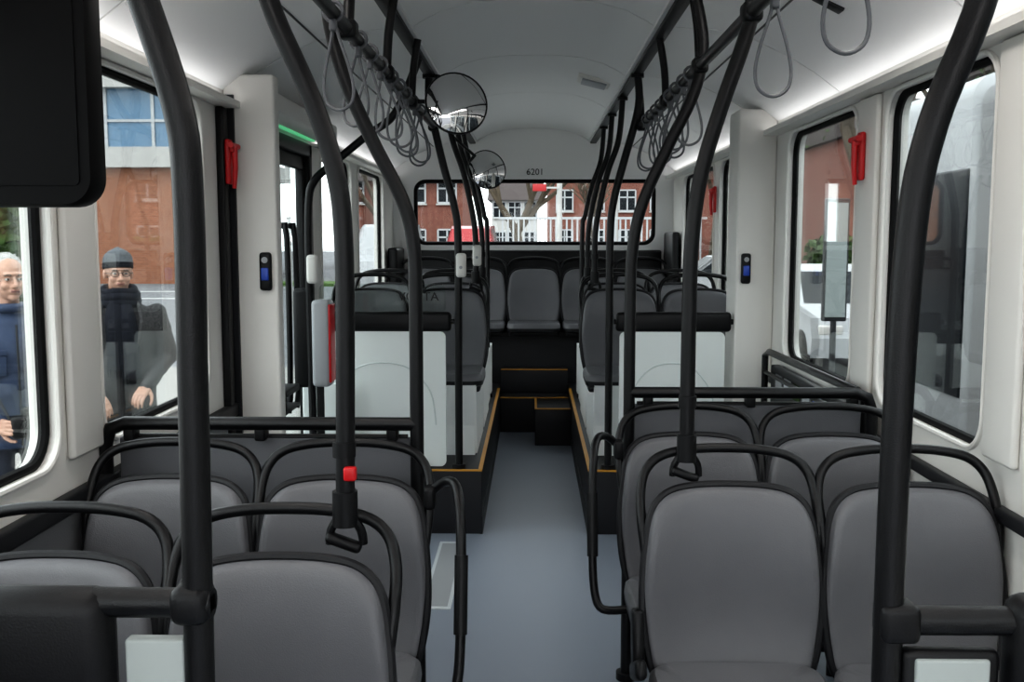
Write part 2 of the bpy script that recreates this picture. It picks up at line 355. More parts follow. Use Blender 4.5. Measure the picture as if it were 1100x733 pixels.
# ------------------------------------------------------------------ seats
def smooth_closed(pts,sub):
    N=len(pts); P=[]
    pts=[Vector(p) for p in pts]
    for i in range(N):
        p0,p1,p2,p3=pts[i-1],pts[i],pts[(i+1)%N],pts[(i+2)%N]
        for j in range(sub):
            t=j/sub; P.append(.5*((2*p1)+(p2-p0)*t+(2*p0-5*p1+4*p2-p3)*t*t+(3*p1-p0-3*p2+p3)*t**3))
    return P
def seat(x,y,zf,arm=0,leg=True,arm2=0):
    m=MB()
    h=[(0,.872),(.08,.870),(.14,.861),(.178,.838),(.199,.80),(.210,.74),(.219,.65),(.220,.56),(.208,.47),(.185,.41),(.12,.392)]
    out=[(a,0,b) for a,b in h]+[(0,0,.39)]+[(-a,0,b) for a,b in h[:0:-1]]
    O=smooth_closed(out,4)
    c=Vector((0,0,.64))
    tilt=math.tan(math.radians(9))
    def lean(p): return Vector((x+p.x, y+p.y-(.87-p.z)*tilt, zf+p.z))
    def ring(r,dy,cx=0.):
        L=[]
        for p in O:
            q=c+(p-c)*r; q.y=dy-cx*(q.x/.22)**2
            if r<.99: q.y+= .014*math.sin(max(0,min(1,(q.z-.4)/.47))*math.pi*2)
            L.append(lean(q))
        return L
    R=[ring(1.0,.0,.034),ring(.985,-.012,.034),ring(.968,-.019,.035),ring(.94,-.023,.036),ring(.88,-.0245,.036),ring(.8,-.0245,.036),ring(.6,-.022,.036),ring(.4,-.02,.036),ring(.2,-.019,.036),ring(.02,-.019,.01)]
    m.loft(R,'seat_leather',cap0=False)
    R=[ring(1.0,.0,.034),ring(1.0,.02,.02),ring(.93,.04,.01),ring(.5,.045,0),ring(.02,.045,0)]
    m.loft(R,'seat_shell',cap0=False)
    T=[lean(Vector((p.x*1.01,.002-.034*(p.x/.22)**2,c.z+(p.z-c.z)*1.01))) for p in O]
    m.tube(T,.0105,'seat_shell',8,closed=True)
    H=[(-.214,-.03,.69),(-.222,-.018,.78),(-.222,.008,.85),(-.206,.024,.905),(-.165,.03,.94),(-.09,.032,.956),(0,.032,.96)]
    H=H+[(-a,b,cc) for a,b,cc in H[-2::-1]]
    m.tube([lean(Vector(p)) for p in H],[.010]+[.0125]*(len(H)-2)+[.010],'black_tube',10,sub=5)
    yb=y-.49*tilt
    CO=[Vector((x+a,yb-.21+b,0)) for a,b in rr(-.215,.215,-.22,.2,.07,6)]
    cc=Vector((x,yb-.21,0)); 
    def cr(r,z,dip=0): return [Vector((cc.x+(p.x-cc.x)*r,cc.y+(p.y-cc.y)*r,zf+z)) for p in CO]
    m.loft([cr(.9,.375),cr(.99,.385),cr(1.0,.41)],'seat_shell')
    m.loft([cr(1.0,.41),cr(.985,.435),cr(.93,.447),cr(.6,.442),cr(.1,.438)],'seat_leather')
    m.box((x,yb-.2,zf+.365),(.40,.36,.04),'seat_shell',.015)
    m.box((x,yb+.03,zf+.42),(.34,.06,.08),'seat_shell',.02)
    if leg:
        m.box((x,yb-.18,zf+.19),(.05,.12,.36),'black_plastic',.01); m.box((x,yb-.18,zf+.012),(.12,.3,.022),'black_plastic',.006)
    else:
        m.box((x,yb-.2,zf+.385),(.38,.36,.03),'black_plastic',.01)
    if arm:
        Pn=[(.225,-.01,.84),(.262,-.03,.872),(.295,-.08,.878),(.312,-.15,.83),(.318,-.2,.70),(.318,-.24,.54),(.312,-.27,.445),(.29,-.29,.405),(.22,-.28,.40)]
        m.tube([(x+arm*a,y+b,zf+cz) for a,b,cz in Pn],.0125,'black_tube',10,sub=4)
        m.tube([(x+arm*.318,y-.19,zf+.73),(x+arm*.318,y-.24,zf+.55)],.017,'black_plastic',10)
        m.box((x+arm*.225,y-.02,zf+.83),(.03,.05,.06),'black_plastic',.01)
    if arm2:
        m.box((x+arm2*.235,yb-.01,zf+.5),(.03,.07,.15),'black_plastic',.012,rot=(math.radians(-15),0,0))
        m.box((x+arm2*.238,yb-.06,zf+.44),(.03,.16,.05),'black_plastic',.015,rot=(math.radians(-25),0,0))
    return m.obj('bus_seat')
XL=(-.49,-.942); XR=(.50,.952)
seat(XL[0],1.9,0,arm2=1); seat(XL[1],1.9,0)
seat(XL[0],2.55,0,arm=1); seat(XL[1],2.55,0)
seat(XR[0],2.5,0,arm2=-1); seat(XR[1],2.5,0)
seat(XR[0],3.15,0,arm=-1); seat(XR[1],3.15,0)
for yy,dx in ((5.75,0),(6.5,.04)):
    for xx in (-.48-dx,-.93-dx*.2,.50+dx,.95+dx*.2):
        seat(xx,yy,PH,leg=False)
for xx in (-.89,-.44,.01,.46,.91):
    seat(xx,8.37,.375,leg=False)

def part(x0,x1,y,end):
    m=MB(); z=.99; s=1 if x1>x0 else -1
    m.tube([(x0,y,z),(x1-s*.06,y,z),(x1-s*.02,y,z-.015),(x1-s*.005,y,z-.06),(x1-s*.005,y,.8)],.019,'black_tube',12)
    m.b2(x0,x1-s*.03,y+.03,y+.05,.12,.945,'panel_grey',.006)
    m.tube([(x0+s*.03,y+.04,.945),(x1-s*.05,y+.04,.945)],.009,'black_tube')
    for t in (.08,.5,.92):
        xx=x0+(x1-x0)*t; m.box((xx,y+.02,.965),(.03,.05,.05),'black_plastic',.006)
    m.cyl((x0+s*.06,y+.04,0),(x0+s*.06,y+.04,.13),.015,'black_tube'); m.cyl((x1-s*.1,y+.04,0),(x1-s*.1,y+.04,.13),.015,'black_tube')
    m.obj('handrail_partition')
part(-.318,-1.19,2.70,0); part(.322,1.13,3.28,0)

# ------------------------------------------------------------------ stanchions
def pole(pts,r=.019,name='grab_pole',extra=None,sub=6,stop=None):
    m=MB(); m.tube(pts,r,'black_tube',16,sub=sub)
    m.cyl((pts[-1][0],pts[-1][1],pts[-1][2]-.02),(pts[-1][0],pts[-1][1],pts[-1][2]),r*1.7,'black_plastic')
    if extra: extra(m)
    if stop: m.box((stop[0],stop[1]-.025,stop[2]),(.05,.05,.12),'wall_plastic',.014); m.cyl((stop[0],stop[1]-.05,stop[2]-.01),(stop[0],stop[1]-.056,stop[2]-.01),.008,'grey_plastic')
    return m.obj(name)
def foot(x,y,z=0.):
    return lambda m: m.cyl((x,y,z),(x,y,z+.025),.034,'black_plastic')
def clampf(x,y,z,red=False):
    def f(m):
        m.cyl((x,y,z-.02),(x,y,z+.05),.025,'black_plastic')
        m.cyl((x,y,z+.12),(x,y,z+.15),.023,'black_plastic')
        for s in (-1,1): m.tube([(x+s*.012,y,z),(x+s*.03,y+.005,z-.03),(x+s*.034,y+.01,z-.06)],.009,'black_plastic',8,sub=3)
        m.box((x-.004,y+.0,z-.055),(.075,.03,.022),'black_plastic',.009,rot=(0,math.radians(20),0))
        if red: m.box((x+.015,y-.02,z+.09),(.025,.02,.028),'red_plastic',.005)
    return f
pole([(-.420,1.2,0),(-.420,1.2,.8),(-.416,1.2,1.3),(-.414,1.2,1.55),(-.424,1.2,1.66),(-.475,1.2,1.83),(-.52,1.2,2.0),(-.53,1.2,2.15),(-.51,1.2,2.3)],.0185,extra=foot(-.42,1.2))
pole([(-.372,1.93,.95),(-.366,1.93,1.3),(-.366,1.93,1.5),(-.378,1.93,1.62),(-.42,1.93,1.76),(-.50,1.93,1.95),(-.53,1.93,2.12),(-.51,1.93,2.3)],.019,extra=clampf(-.372,1.93,.95,True))
pole([(-.318,2.7,0),(-.318,2.7,.8),(-.318,2.7,1.3),(-.322,2.7,1.48),(-.35,2.7,1.6),(-.43,2.7,1.76),(-.50,2.7,1.92),(-.54,2.7,2.08),(-.535,2.7,2.2),(-.51,2.7,2.3)],extra=foot(-.318,2.7))
pole([(-.372,4.98,PH),(-.372,4.98,1.0),(-.372,4.98,1.5),(-.39,4.98,1.66),(-.44,4.98,1.85),(-.48,4.98,2.02),(-.51,4.98,2.15),(-.51,4.98,2.3)],extra=foot(-.372,4.98,PH),stop=(-.355,4.98,1.366))
pole([(.46,1.25,0),(.46,1.25,.8),(.46,1.25,1.2),(.468,1.25,1.5),(.49,1.25,1.64),(.545,1.25,1.8),(.57,1.25,2.0),(.56,1.25,2.15),(.51,1.25,2.3)],.0185,extra=foot(.46,1.25))
pole([(.396,2.52,.96),(.396,2.52,1.3),(.400,2.52,1.5),(.42,2.52,1.66),(.465,2.52,1.82),(.53,2.52,2.02),(.545,2.52,2.15),(.51,2.52,2.3)],extra=clampf(.396,2.52,.95))
pole([(.322,3.28,0),(.322,3.28,.8),(.322,3.28,1.3),(.328,3.28,1.47),(.36,3.28,1.62),(.44,3.28,1.8),(.52,3.28,1.97),(.545,3.28,2.12),(.51,3.28,2.3)],extra=foot(.322,3.28))
pole([(.385,4.98,PH),(.385,4.98,1.0),(.385,4.98,1.5),(.40,4.98,1.68),(.45,4.98,1.88),(.50,4.98,2.06),(.52,4.98,2.18),(.51,4.98,2.3)],extra=foot(.385,4.98,PH))
for y in (5.78,6.53,7.28):
    for x0,s in ((-.33,-1),(.36,1)):
        zb=PH if y>7 else PH+.92
        pole([(x0,y,zb),(x0,y,1.5),(x0+s*.02,y,1.66),(x0+s*.07,y,1.88),(x0+s*.13,y,2.06),(s*.51,y,2.3)],.017,extra=clampf(x0,y,PH+.93) if y<7 else foot(x0,y,PH),stop=(x0+.01,y,1.4) if (s<0 and y<6) else None)
def rail(x,ys,yp):
    m=MB(); m.tube([(x,ys[0],2.05),(x,ys[1],2.05)],.017,'black_tube',14)
    for y in yp:
        m.box((x,y,2.05),(.05,.06,.05),'black_plastic',.012); m.tube([(x,y,2.05),(x*.99,y+.02,2.18),(x*.95,y+.02,2.3)],.015,'black_tube',10,sub=3)
    m.obj('ceiling_grab_rail')
rail(-.49,(-.8,4.98),(.4,1.2,1.93,2.7,3.4,4.1,4.98)); rail(.535,(-.8,4.98),(.4,1.25,1.95,2.52,3.28,4.1,4.98))
def strap(x,y,sway=0.,rz=0.):
    m=MB(); z=2.065
    m.tube([(x+.024*math.cos(a),y,z-.012+.024*math.sin(a)) for a in [i*math.pi/6 for i in range(12)]],.005,'strap_grey',8,closed=True)
    m.box((x,y,z-.045),(.018,.028,.03),'strap_grey',.005)
    L=[(0,-.04),(.012,-.08),(.034,-.15),(.042,-.2),(.032,-.235),(0,-.25),(-.032,-.235),(-.042,-.2),(-.034,-.15),(-.012,-.08)]
    c,s=math.cos(rz),math.sin(rz)
    m.tube([(x+a*c+sway*b,y+a*s,z+b) for a,b in L],.0042,'strap_grey',8,closed=True,sub=4)
    m.obj('hanging_strap')
for i,y in enumerate((2.5,2.85,3.05,3.25,3.5,3.7,3.9,4.2,4.4)): strap(-.49,y,random.uniform(-.15,.15),random.uniform(-.5,.5))
for i,y in enumerate((1.76,2.28,3.45,3.62,3.8,3.98,4.25,4.42,4.6,4.75)): strap(.535,y,random.uniform(-.12,.12) if i>1 else 0,random.uniform(-.5,.5) if i>1 else .15)
def mirror(x,y,z,r,yaw,att):
    m=MB(); R=Matrix.Translation((x,y,z))@Euler((math.radians(-12),0,yaw)).to_matrix().to_4x4()
    rings=[]
    for k in range(9):
        t=k/8; rad=r*t if t>0 else .0005
        rings.append([(rad*math.cos(a),-.032*(1-t*t)-.012,rad*math.sin(a)) for a in [i*2*math.pi/40 for i in range(40)]])
    m.loft(rings,'mirror',caps=True,M=R)
    rings=[]
    for rad,yy in ((r*1.0,-.012),(r*1.05,-.014),(r*1.06,-.004),(r*.95,.015),(r*.5,.03),(.001,.034)):
        rings.append([(rad*math.cos(a),yy,rad*math.sin(a)) for a in [i*2*math.pi/40 for i in range(40)]])
    m.loft(rings,'black_plastic',caps=False,M=R)
    m.tube([R@Vector((0,.03,0)),Vector((x,y+.09,z+.02)),att],.009,'black_tube',10,sub=4)
    m.obj('round_mirror')
mirror(-.30,3.95,2.02,.118,math.radians(18),Vector((-.49,4.1,2.05)))
mirror(-.275,6.0,1.905,.112,math.radians(22),Vector((-.46,5.78,2.08)))

# ------------------------------------------------------------------ door area (left)
m=MB()
m.b2(-1.27,-1.19,3.985,4.05,0,2.0,'black_plastic',.01); m.b2(-1.27,-1.19,5.35,5.42,0,2.0,'black_plastic',.01); m.b2(-1.27,-1.19,3.985,5.42,1.93,2.0,'black_plastic',.01)
for a,b in ((4.05,4.69),(4.71,5.35)):
    m.b2(-1.25,-1.215,a,a+.05,.02,1.93,'black_plastic',.006); m.b2(-1.25,-1.215,b-.05,b,.02,1.93,'black_plastic',.006)
    m.b2(-1.25,-1.215,a,b,.02,.12,'black_plastic',.006); m.b2(-1.25,-1.215,a,b,1.86,1.93,'black_plastic',.006)
    m.b2(-1.236,-1.230,a+.05,b-.05,.12,1.86,'door_glass')
m.tube([(-1.17,4.62,.7),(-1.14,4.62,.75),(-1.14,4.62,1.5),(-1.17,4.62,1.55)],.014,'black_tube',sub=3); m.tube([(-1.17,4.78,.7),(-1.14,4.78,.75),(-1.14,4.78,1.5),(-1.17,4.78,1.55)],.014,'black_tube',sub=3)
m.obj('door_1')
m=MB(); m.b2(-1.19,-1.05,4.0,5.42,2.02,2.10,'wall_plastic',.015); m.b2(-1.185,-1.165,4.4,5.38,2.012,2.02,'green_led'); m.obj('door_header')
m=MB()
m.tube([(-1.02,4.55,0),(-1.02,4.55,.7),(-1.025,4.55,1.3),(-1.02,4.55,1.65),(-.99,4.55,1.76),(-.9,4.55,1.84),(-.75,4.55,1.96),(-.62,4.55,2.06),(-.51,4.55,2.3)],.018,'black_tube',14,sub=5)
m.cyl((-1.02,4.55,0),(-1.02,4.55,.025),.034,'black_plastic'); m.box((-1.0,4.52,1.36),(.05,.06,.13),'wall_plastic',.015)
m.obj('door_grab_pole')
m=MB(); m.box((-1.06,4.58,1.04),(.085,.08,.46),'black_plastic',.02); m.box((-.965,4.55,1.02),(.085,.12,.40),'grey_plastic',.02); m.box((-.925,4.55,1.02),(.012,.11,.36),'red_plastic',.005)
m.b2(-1.0,-.965,4.54,4.56,0,.84,'black_plastic',.006); m.obj('ticket_validator')
m=MB(); m.b2(-1.19,-1.03,4.1,4.35,.83,.86,'black_plastic',.008); m.b2(-1.19,-1.03,4.1,4.35,.76,.775,'black_plastic',.004); 
for a in (-1.04,-1.18): m.b2(a,a+.01,4.11,4.12,.76,.85,'black_plastic')
m.obj('leaflet_tray')
def screen(x0,x1,y,glass):
    m=MB()
    m.loft([[(a,y-.012,b) for a,b in rr(x0,x1,PH+.005,1.03,.03)],[(a,y+.012,b) for a,b in rr(x0,x1,PH+.005,1.03,.03)]],'frosted_panel',smooth=False)
    xm=(x0+x1)/2; w=(x1-x0)*.42
    m.tube([(xm-w,y-.013,.55),(xm-w*.9,y-.013,.72),(xm-w*.5,y-.013,.84),(xm,y-.013,.87),(xm+w*.5,y-.013,.84),(xm+w*.9,y-.013,.72),(xm+w,y-.013,.55)],.004,'panel_relief',6,sub=5)
    m.b2(x0-.02,x1+.03,y-.025,y+.025,1.03,1.13,'black_plastic',.02)
    m.tube([(x0-.03,y,1.08),(x1+.07,y,1.08)],.014,'black_tube')
    if glass:
        m.loft([[(a,y-.004,b) for a,b in rr(x0,x1,1.12,1.27,.03)],[(a,y+.004,b) for a,b in rr(x0,x1,1.12,1.27,.03)]],'clear_screen',smooth=False)
    return m.obj('knee_screen')
ks=screen(-1.08,-.44,5.02,True)
text('panel_lettering','VORTA',(-.575,5.005,1.205),.062,'ink_black',parent=ks)
screen(.44,.97,5.02,False)
m=MB(); m.b2(-1.15,-.9,4.9,4.96,PH+.005,.78,'frosted_panel',.01) ; m.obj('door_side_panel')
m=MB()
m.tube([(1.17,3.36,.72),(1.12,3.36,.75),(1.12,3.36,.95),(1.12,3.42,.975),(1.12,4.70,.965),(1.12,4.78,.94),(1.12,4.78,.6)],.016,'black_tube',12)
m.tube([(1.12,3.36,.87),(1.12,4.78,.86)],.010,'black_tube',12)
m.b2(1.14,1.185,3.4,4.75,.55,.9,'dark_trim',.01)
for i,(c) in enumerate(('hatch_white','blue_plastic','grey_plastic','leaves','hatch_white','grey_plastic')):
    m.b2(1.136,1.141,3.75+i*.155,3.86+i*.155,.80,.87,c)
m.tube([(1.17,4.2,.72),(1.10,4.2,.74),(1.10,4.4,.74),(1.17,4.4,.72)],.012,'black_tube'); m.obj('wheelchair_bay_rail')
m=MB()
m.tube([(-.40,1.2,1.045),(-.56,1.2,1.045)],.019,'black_tube'); m.box((-.62,1.2,.98),(.19,.06,.17),'black_plastic',.03)
m.b2(-.51,-.435,1.19,1.21,.25,1.0,'screen_frost',.004); m.b2(-1.1,-.51,1.19,1.215,.25,.92,'black_plastic',.01); m.cyl((-.9,1.2,0),(-.9,1.2,.3),.018,'black_tube')
m.tube([(-.70,1.2,1.045),(-1.17,1.2,1.045)],.019,'black_tube'); m.box((-.425,1.2,1.045),(.05,.05,.05),'black_plastic',.015); m.obj('front_seat_screen')
m=MB()
m.tube([(.45,1.25,1.01),(1.17,1.25,1.01)],.019,'black_tube'); m.box((.47,1.25,1.01),(.05,.05,.05),'black_plastic',.01)
m.b2(.475,.60,1.235,1.26,.25,.975,'black_plastic',.01); m.b2(.49,.585,1.23,1.262,.28,.965,'screen_frost',.004); m.box((.65,1.25,.96),(.08,.06,.17),'black_plastic',.025); m.b2(.62,1.15,1.24,1.262,.25,.92,'screen_frost',.01)
m.cyl((.9,1.25,0),(.9,1.25,.3),.018,'black_tube'); m.obj('front_seat_screen')

# ------------------------------------------------------------------ exterior
G=-.34
m=MB(); m.b2(-120,120,-60,140,G-.3,G,'asphalt'); m.obj('street_ground')
m=MB(); m.b2(-9,-1.6,-20,14,G,G+.012,'paving'); m.b2(-9.15,-9,-20,14,G,G+.05,'kerb'); m.obj('pavement')
m=MB(); m.b2(-26,-11,17,17.6,G,G+.12,'kerb'); m.b2(-26,-11,17.6,24,G,G+.10,'grass'); m.b2(-12,12,38,40,G,G+.12,'grass'); m.b2(-45,-10,30,30.3,G,G+.01,'road_paint'); m.b2(-45,-10,34,34.3,G,G+.01,'road_paint'); m.obj('grass_verge')
def house(name,x0,x1,y0,y1,zt,brick,rows,nx,wc='dark_glass',roof=True,side=None,ws=(1.2,1.5)):
    m=MB(); m.b2(x0,x1,y0,y1,G,zt,brick)
    def win(cx,cz,axis,sgn):
        w,h=ws
        def B(a0,a1,d0,d1,z0,z1,mt):
            if axis=='y': m.b2(a0,a1,y0-d1,y0-d0,z0,z1,mt)
            else:
                xx=x1 if sgn>0 else x0; m.b2(xx+sgn*d0,xx+sgn*d1,a0,a1,z0,z1,mt)
        B(cx-w/2,cx+w/2,-.02,.03,cz-h/2,cz+h/2,wc)
        for a in (cx-w/2,cx,cx+w/2): B(a-.05,a+.05,.0,.06,cz-h/2,cz+h/2,'white_paint')
        for z in (cz-h/2,cz+h*.15,cz+h/2): B(cx-w/2,cx+w/2,.0,.06,z-.05,z+.05,'white_paint')
        B(cx-w/2-.1,cx+w/2+.1,0,.15,cz-h/2-.14,cz-h/2-.05,'concrete')
    for r in range(rows):
        cz=G+1.7+r*2.9
        for i in range(nx): win(x0+(i+.5)*(x1-x0)/nx,cz,'y',-1)
        if side:
            ns=max(2,int((y1-y0)/3))
            for i in range(ns): win(y0+(i+.5)*(y1-y0)/ns,cz,'x',side)
    if roof:
        ym=(y0+y1)/2
        m.loft([[(x0-.4,y0-.5,zt),(x0-.4,y1+.5,zt),(x0-.4,ym,zt+2.6)],[(x1+.4,y0-.5,zt),(x1+.4,y1+.5,zt),(x1+.4,ym,zt+2.6)]],'roof_tile',smooth=False)
    else: m.b2(x0-.2,x1+.2,y0-.2,y1+.2,zt,zt+.3,'concrete')
    return m.obj(name)
house('brick_house',1.2,15,74,84,6.4,'brick_red',2,6)
house('brick_house',-11.6,-4.2,60,70,4.9,'brick_red',2,4,ws=(1.1,1.3))
house('brick_house',16.5,34,52,64,6.8,'brick_red',2,8)
house('brick_house',14,24,14,34,6.5,'brick_red',2,4,side=-1)
house('apartment_block',-4,.5,98,108,5.2,'concrete',2,3,roof=True)
m=MB()
m.b2(-34,-13.2,40,52,G,4.3,'brick_brown'); m.b2(-34.5,-12.8,39.6,52.4,4.3,5.1,'concrete'); m.b2(-34,-13.2,40,52,5.1,7.4,'blue_glass'); m.b2(-34.5,-12.8,39.5,52.4,7.4,8.1,'concrete')
for i in range(12): m.b2(-34+i*1.89-.06,-34+i*1.89+.06,39.92,40.02,5.1,7.4,'white_paint')
m.b2(-34,-13.2,39.93,40.02,6.1,6.2,'white_paint'); m.obj('office_building')
def tree(name,x,y,h,leafy=0.,seed=1,r0=.16):
    rnd=random.Random(seed); m=MB()
    def br(p,d,l,r,dep):
        q=p+d*l*.5+Vector((rnd.uniform(-.05,.05),rnd.uniform(-.05,.05),0))*l; e=q+(d+Vector((rnd.uniform(-.15,.15),rnd.uniform(-.15,.15),.05))).normalized()*l*.5
        m.tube([p,q,e],[r,r*.85,r*.7],'bark',6 if dep>1 else 8)
        if dep>=5:
            return
        if leafy and dep>=3:
            for _ in range(int(leafy)):
                c=e+Vector((rnd.gauss(0,.35),rnd.gauss(0,.35),rnd.gauss(0,.3)))
                a=Vector((rnd.gauss(0,1),rnd.gauss(0,1),rnd.gauss(0,1))).normalized()*.09; b=a.orthogonal().normalized()*.06
                m.add([c-a,c+b,c+a,c-b],[[0,1,2,3]],'leaves',False)
        for k in range(3 if dep<3 else 2):
            nd=(d+Vector((rnd.uniform(-.8,.8),rnd.uniform(-.8,.8),rnd.uniform(-.05,.5)))).normalized()
            br(e,nd,l*rnd.uniform(.62,.85),r*.62,dep+1)
    br(Vector((x,y,G)),Vector((0,0,1)),h*.3,r0,0)
    return m.obj(name)
tree('bare_tree',-4.6,36,9,0,3,.2); tree('bare_tree',6.2,19,8,0,5,.2); tree('bare_tree',-.6,44,7,0,9,.3); tree('bare_tree',8.5,21,8,14,11); tree('bare_tree',5.6,32,8,10,15); tree('bare_tree',-7,46,9,0,21,.2); tree('bare_tree',3.4,55,6,0,22,.2)
def bush(name,x0,x1,y0,y1,z1,n,seed):
    rnd=random.Random(seed); m=MB(); m.box(((x0+x1)/2,(y0+y1)/2,(G+z1)/2-.1),((x1-x0)*.9,(y1-y0)*.85,(z1-G)*.9),'leaves',.3)
    for _ in range(n):
        c=Vector((rnd.uniform(x0,x1),rnd.uniform(y0,y1),rnd.uniform(G+.1,z1)))
        f=rnd.choice((0,1,2))
        if f==0: c.y=y0+rnd.uniform(-.1,.15)
        elif f==1: c.z=z1+rnd.uniform(-.25,.1)
        else: c.x=(x1 if rnd.random()<.5 else x0)+rnd.uniform(-.12,.12)
        a=Vector((rnd.gauss(0,1),rnd.gauss(0,1),rnd.gauss(0,1))).normalized()*.16; b=a.orthogonal().normalized()*.11
        m.add([c-a,c+b,c+a,c-b],[[0,1,2,3]],'leaves',False)
    return m.obj(name)
bush('hedge',-19,-10.2,19,22,2.3,3500,4); bush('hedge',8,13.5,27,29,1.4,2000,5)
def wheel(m,x,y,r,s,w=.28):
    m.cyl((x,y,G+r),(x+s*w,y,G+r),r,'rubber',28); m.cyl((x-s*.01,y,G+r),(x+s*.02,y,G+r),r*.6,'grey_plastic',24); m.cyl((x-s*.025,y,G+r),(x,y,G+r),r*.25,'dark_trim',16)
m=MB(); nx0,nx1=2.8,5.3
for ya,yb in ((-6,5.55),(6.45,8.3)):
    m.loft([[(a,y,b) for a,b in rr(nx0+i,nx1-i,G+.28+i,2.55-i,.16)] for y,i in ((ya,.06),(ya+.06,0),(yb-.06,0),(yb,.06))],'white_paint')
    n=max(1,int((yb-ya)/1.7)); w=(yb-ya)/n
    for i in range(n): m.b2(nx0-.012,nx0+.05,ya+i*w+.06,ya+(i+1)*w-.06,.45,1.95,'dark_glass',.02)
    m.b2(nx0-.006,nx0+.05,ya+.1,yb-.1,G+.3,G+.42,'dark_trim')
m.b2(nx0+.2,nx1-.2,8.29,8.32,.5,1.95,'dark_glass',.02)
NB=22; rings=[]
for i in range(2*NB+1):
    y=5.55+.9*i/(2*NB); o=.0 if i%2 else .07
    rings.append([(a,y,b) for a,b in rr(nx0+.02+o,nx1-.02-o,G+.33+o,2.48-o,.14)])
for j in range(2*NB): m.loft(rings[j:j+2],'bellows' ,caps=False,smooth=False)
for i in range(0,2*NB+1,2):
    y=5.55+.9*i/(2*NB); m.tube([(a,y,b) for a,b in rr(nx0+.055,nx1-.055,G+.38,2.44,.14)],.012,'bellows_dark',6,closed=True)
for y in (-3.5,4.4,7.4): wheel(m,nx0+.02,y,.46,1)
m.obj('articulated_bus')
def car(name,cx,cy,ang,paint,sz=1.):
    m=MB(); M=Matrix.Translation((cx,cy,G))@Matrix.Rotation(ang,4,'Z')@Matrix.Diagonal((1+(sz-1)*.3,1,sz,1))
    side=[(-2.1,.35),(-2.15,.6),(-2.05,.85),(-1.2,.95),(-.55,1.40),(.9,1.45),(1.55,1.02),(2.05,.92),(2.12,.6),(2.05,.35)] if sz==1 else [(-2.3,.3),(-2.35,.55),(-2.2,.75),(-1.6,.85),(-1.0,1.34),(-.6,1.40),(2.0,1.42),(2.2,1.35),(2.25,.6),(2.2,.3)]
    m.loft([[(x,-.74*(1 if z<.98 else .8),z) for x,z in side],[(x,-.84*(1 if z<.98 else .76),z) for x,z in side],[(x,.84*(1 if z<.98 else .76),z) for x,z in side],[(x,.74*(1 if z<.98 else .8),z) for x,z in side]],paint,smooth=False,M=M)
    for s in (-1,1):
        m.add([(-1.0,s*.80,1.0),(1.35,s*.80,1.03),(.85,s*.66,1.37),(-.5,s*.66,1.35)],[[0,1,2,3]],'dark_glass',False,M)
        for x in (-1.3,1.3):
            m.tube([(x,s*.86,.32),(x,s*.64,.32)],.32,'rubber',24,M=M); m.tube([(x,s*.87,.32),(x,s*.85,.32)],.19,'grey_plastic',20,M=M)
        m.box((2.08,s*.6,.78),(.08,.3,.12),'red_sign',.02,M=M); m.box((-2.1,s*.6,.7),(.08,.3,.12),'eye_white',.02,M=M)
    m.add([(-1.17,-.68,.98),(-1.17,.68,.98),(-.58,.6,1.38),(-.58,-.6,1.38)],[[0,1,2,3]],'dark_glass',False,M)
    if sz==1: m.add([(1.53,-.68,1.05),(1.53,.68,1.05),(.95,.6,1.43),(.95,-.6,1.43)],[[0,1,2,3]],'dark_glass',False,M)
    m.obj(name)
car('parked_van',-2.0,33.5,math.pi/2,'car_red',1.6); car('parked_van',-4.3,30,math.pi/2,'white_paint',1.6); car('parked_car',4.3,14.5,math.pi/2,'white_paint'); car('parked_car',5.0,25,0,'white_paint'); car('parked_car',-15.5,27,0,'white_paint')
m=MB()
for i in range(38):
    x=-.9+i*.16; m.b2(x-.025,x+.025,30,30.04,G,G+2.45,'white_paint')
m.b2(-1,5.2,29.98,30.06,G+2.4,G+2.47,'white_paint'); m.b2(-1,5.2,29.98,30.06,G+.25,G+.31,'white_paint'); m.obj('street_railing')
m=MB(); m.b2(3.32,3.60,11.45,11.53,.55,1.95,'dark_trim',.02); m.b2(3.345,3.575,11.44,11.46,.6,1.9,'board_face'); m.cyl((3.46,11.49,G),(3.46,11.49,.6),.035,'dark_trim'); m.obj('bus_stop_board')
m=MB()
for x,y in ((.6,22.5),(-5.5,22.5),(3,36)): m.cyl((x,y,G),(x,y,6.5),.06,'concrete')
m.box((.15,22.4,2.62),(.3,.03,.16),'red_sign',.01); m.b2(.15,.6,22.42,22.45,2.6,2.64,'concrete')
for z in (4.4,5.2): m.tube([(-5.5,22.5,z),(.6,22.5,z-.1),(3,36,z)],.02,'dark_trim',6)
m.obj('street_sign_post')

# ------------------------------------------------------------------ people
def remesh(mb,voxel,it,fac=.6):
    o=mb.obj('tmpr'); r=o.modifiers.new('r','REMESH'); r.mode='VOXEL'; r.voxel_size=voxel
    s=o.modifiers.new('s','SMOOTH'); s.factor=fac; s.iterations=it
    dg=bpy.context.evaluated_depsgraph_get(); me=bpy.data.meshes.new_from_object(o.evaluated_get(dg)); bpy.data.objects.remove(o)
    for p in me.polygons: p.use_smooth=True
    return me
def setmats(me,names,fn):
    me.materials.clear()
    for n in names: me.materials.append(MATS[n])
    for p in me.polygons: p.material_index=fn(p.center)
def addm(name,me,parent,M=None):
    o=bpy.data.objects.new(name,me); COL.objects.link(o); o.parent=parent
    if M is not None: o.matrix_local=M
    return o
def ellr(z,rx,ry,cy=0,n=28): return [(rx*math.cos(a),cy+ry*math.sin(a),z) for a in [2*math.pi*i/n for i in range(n)]]
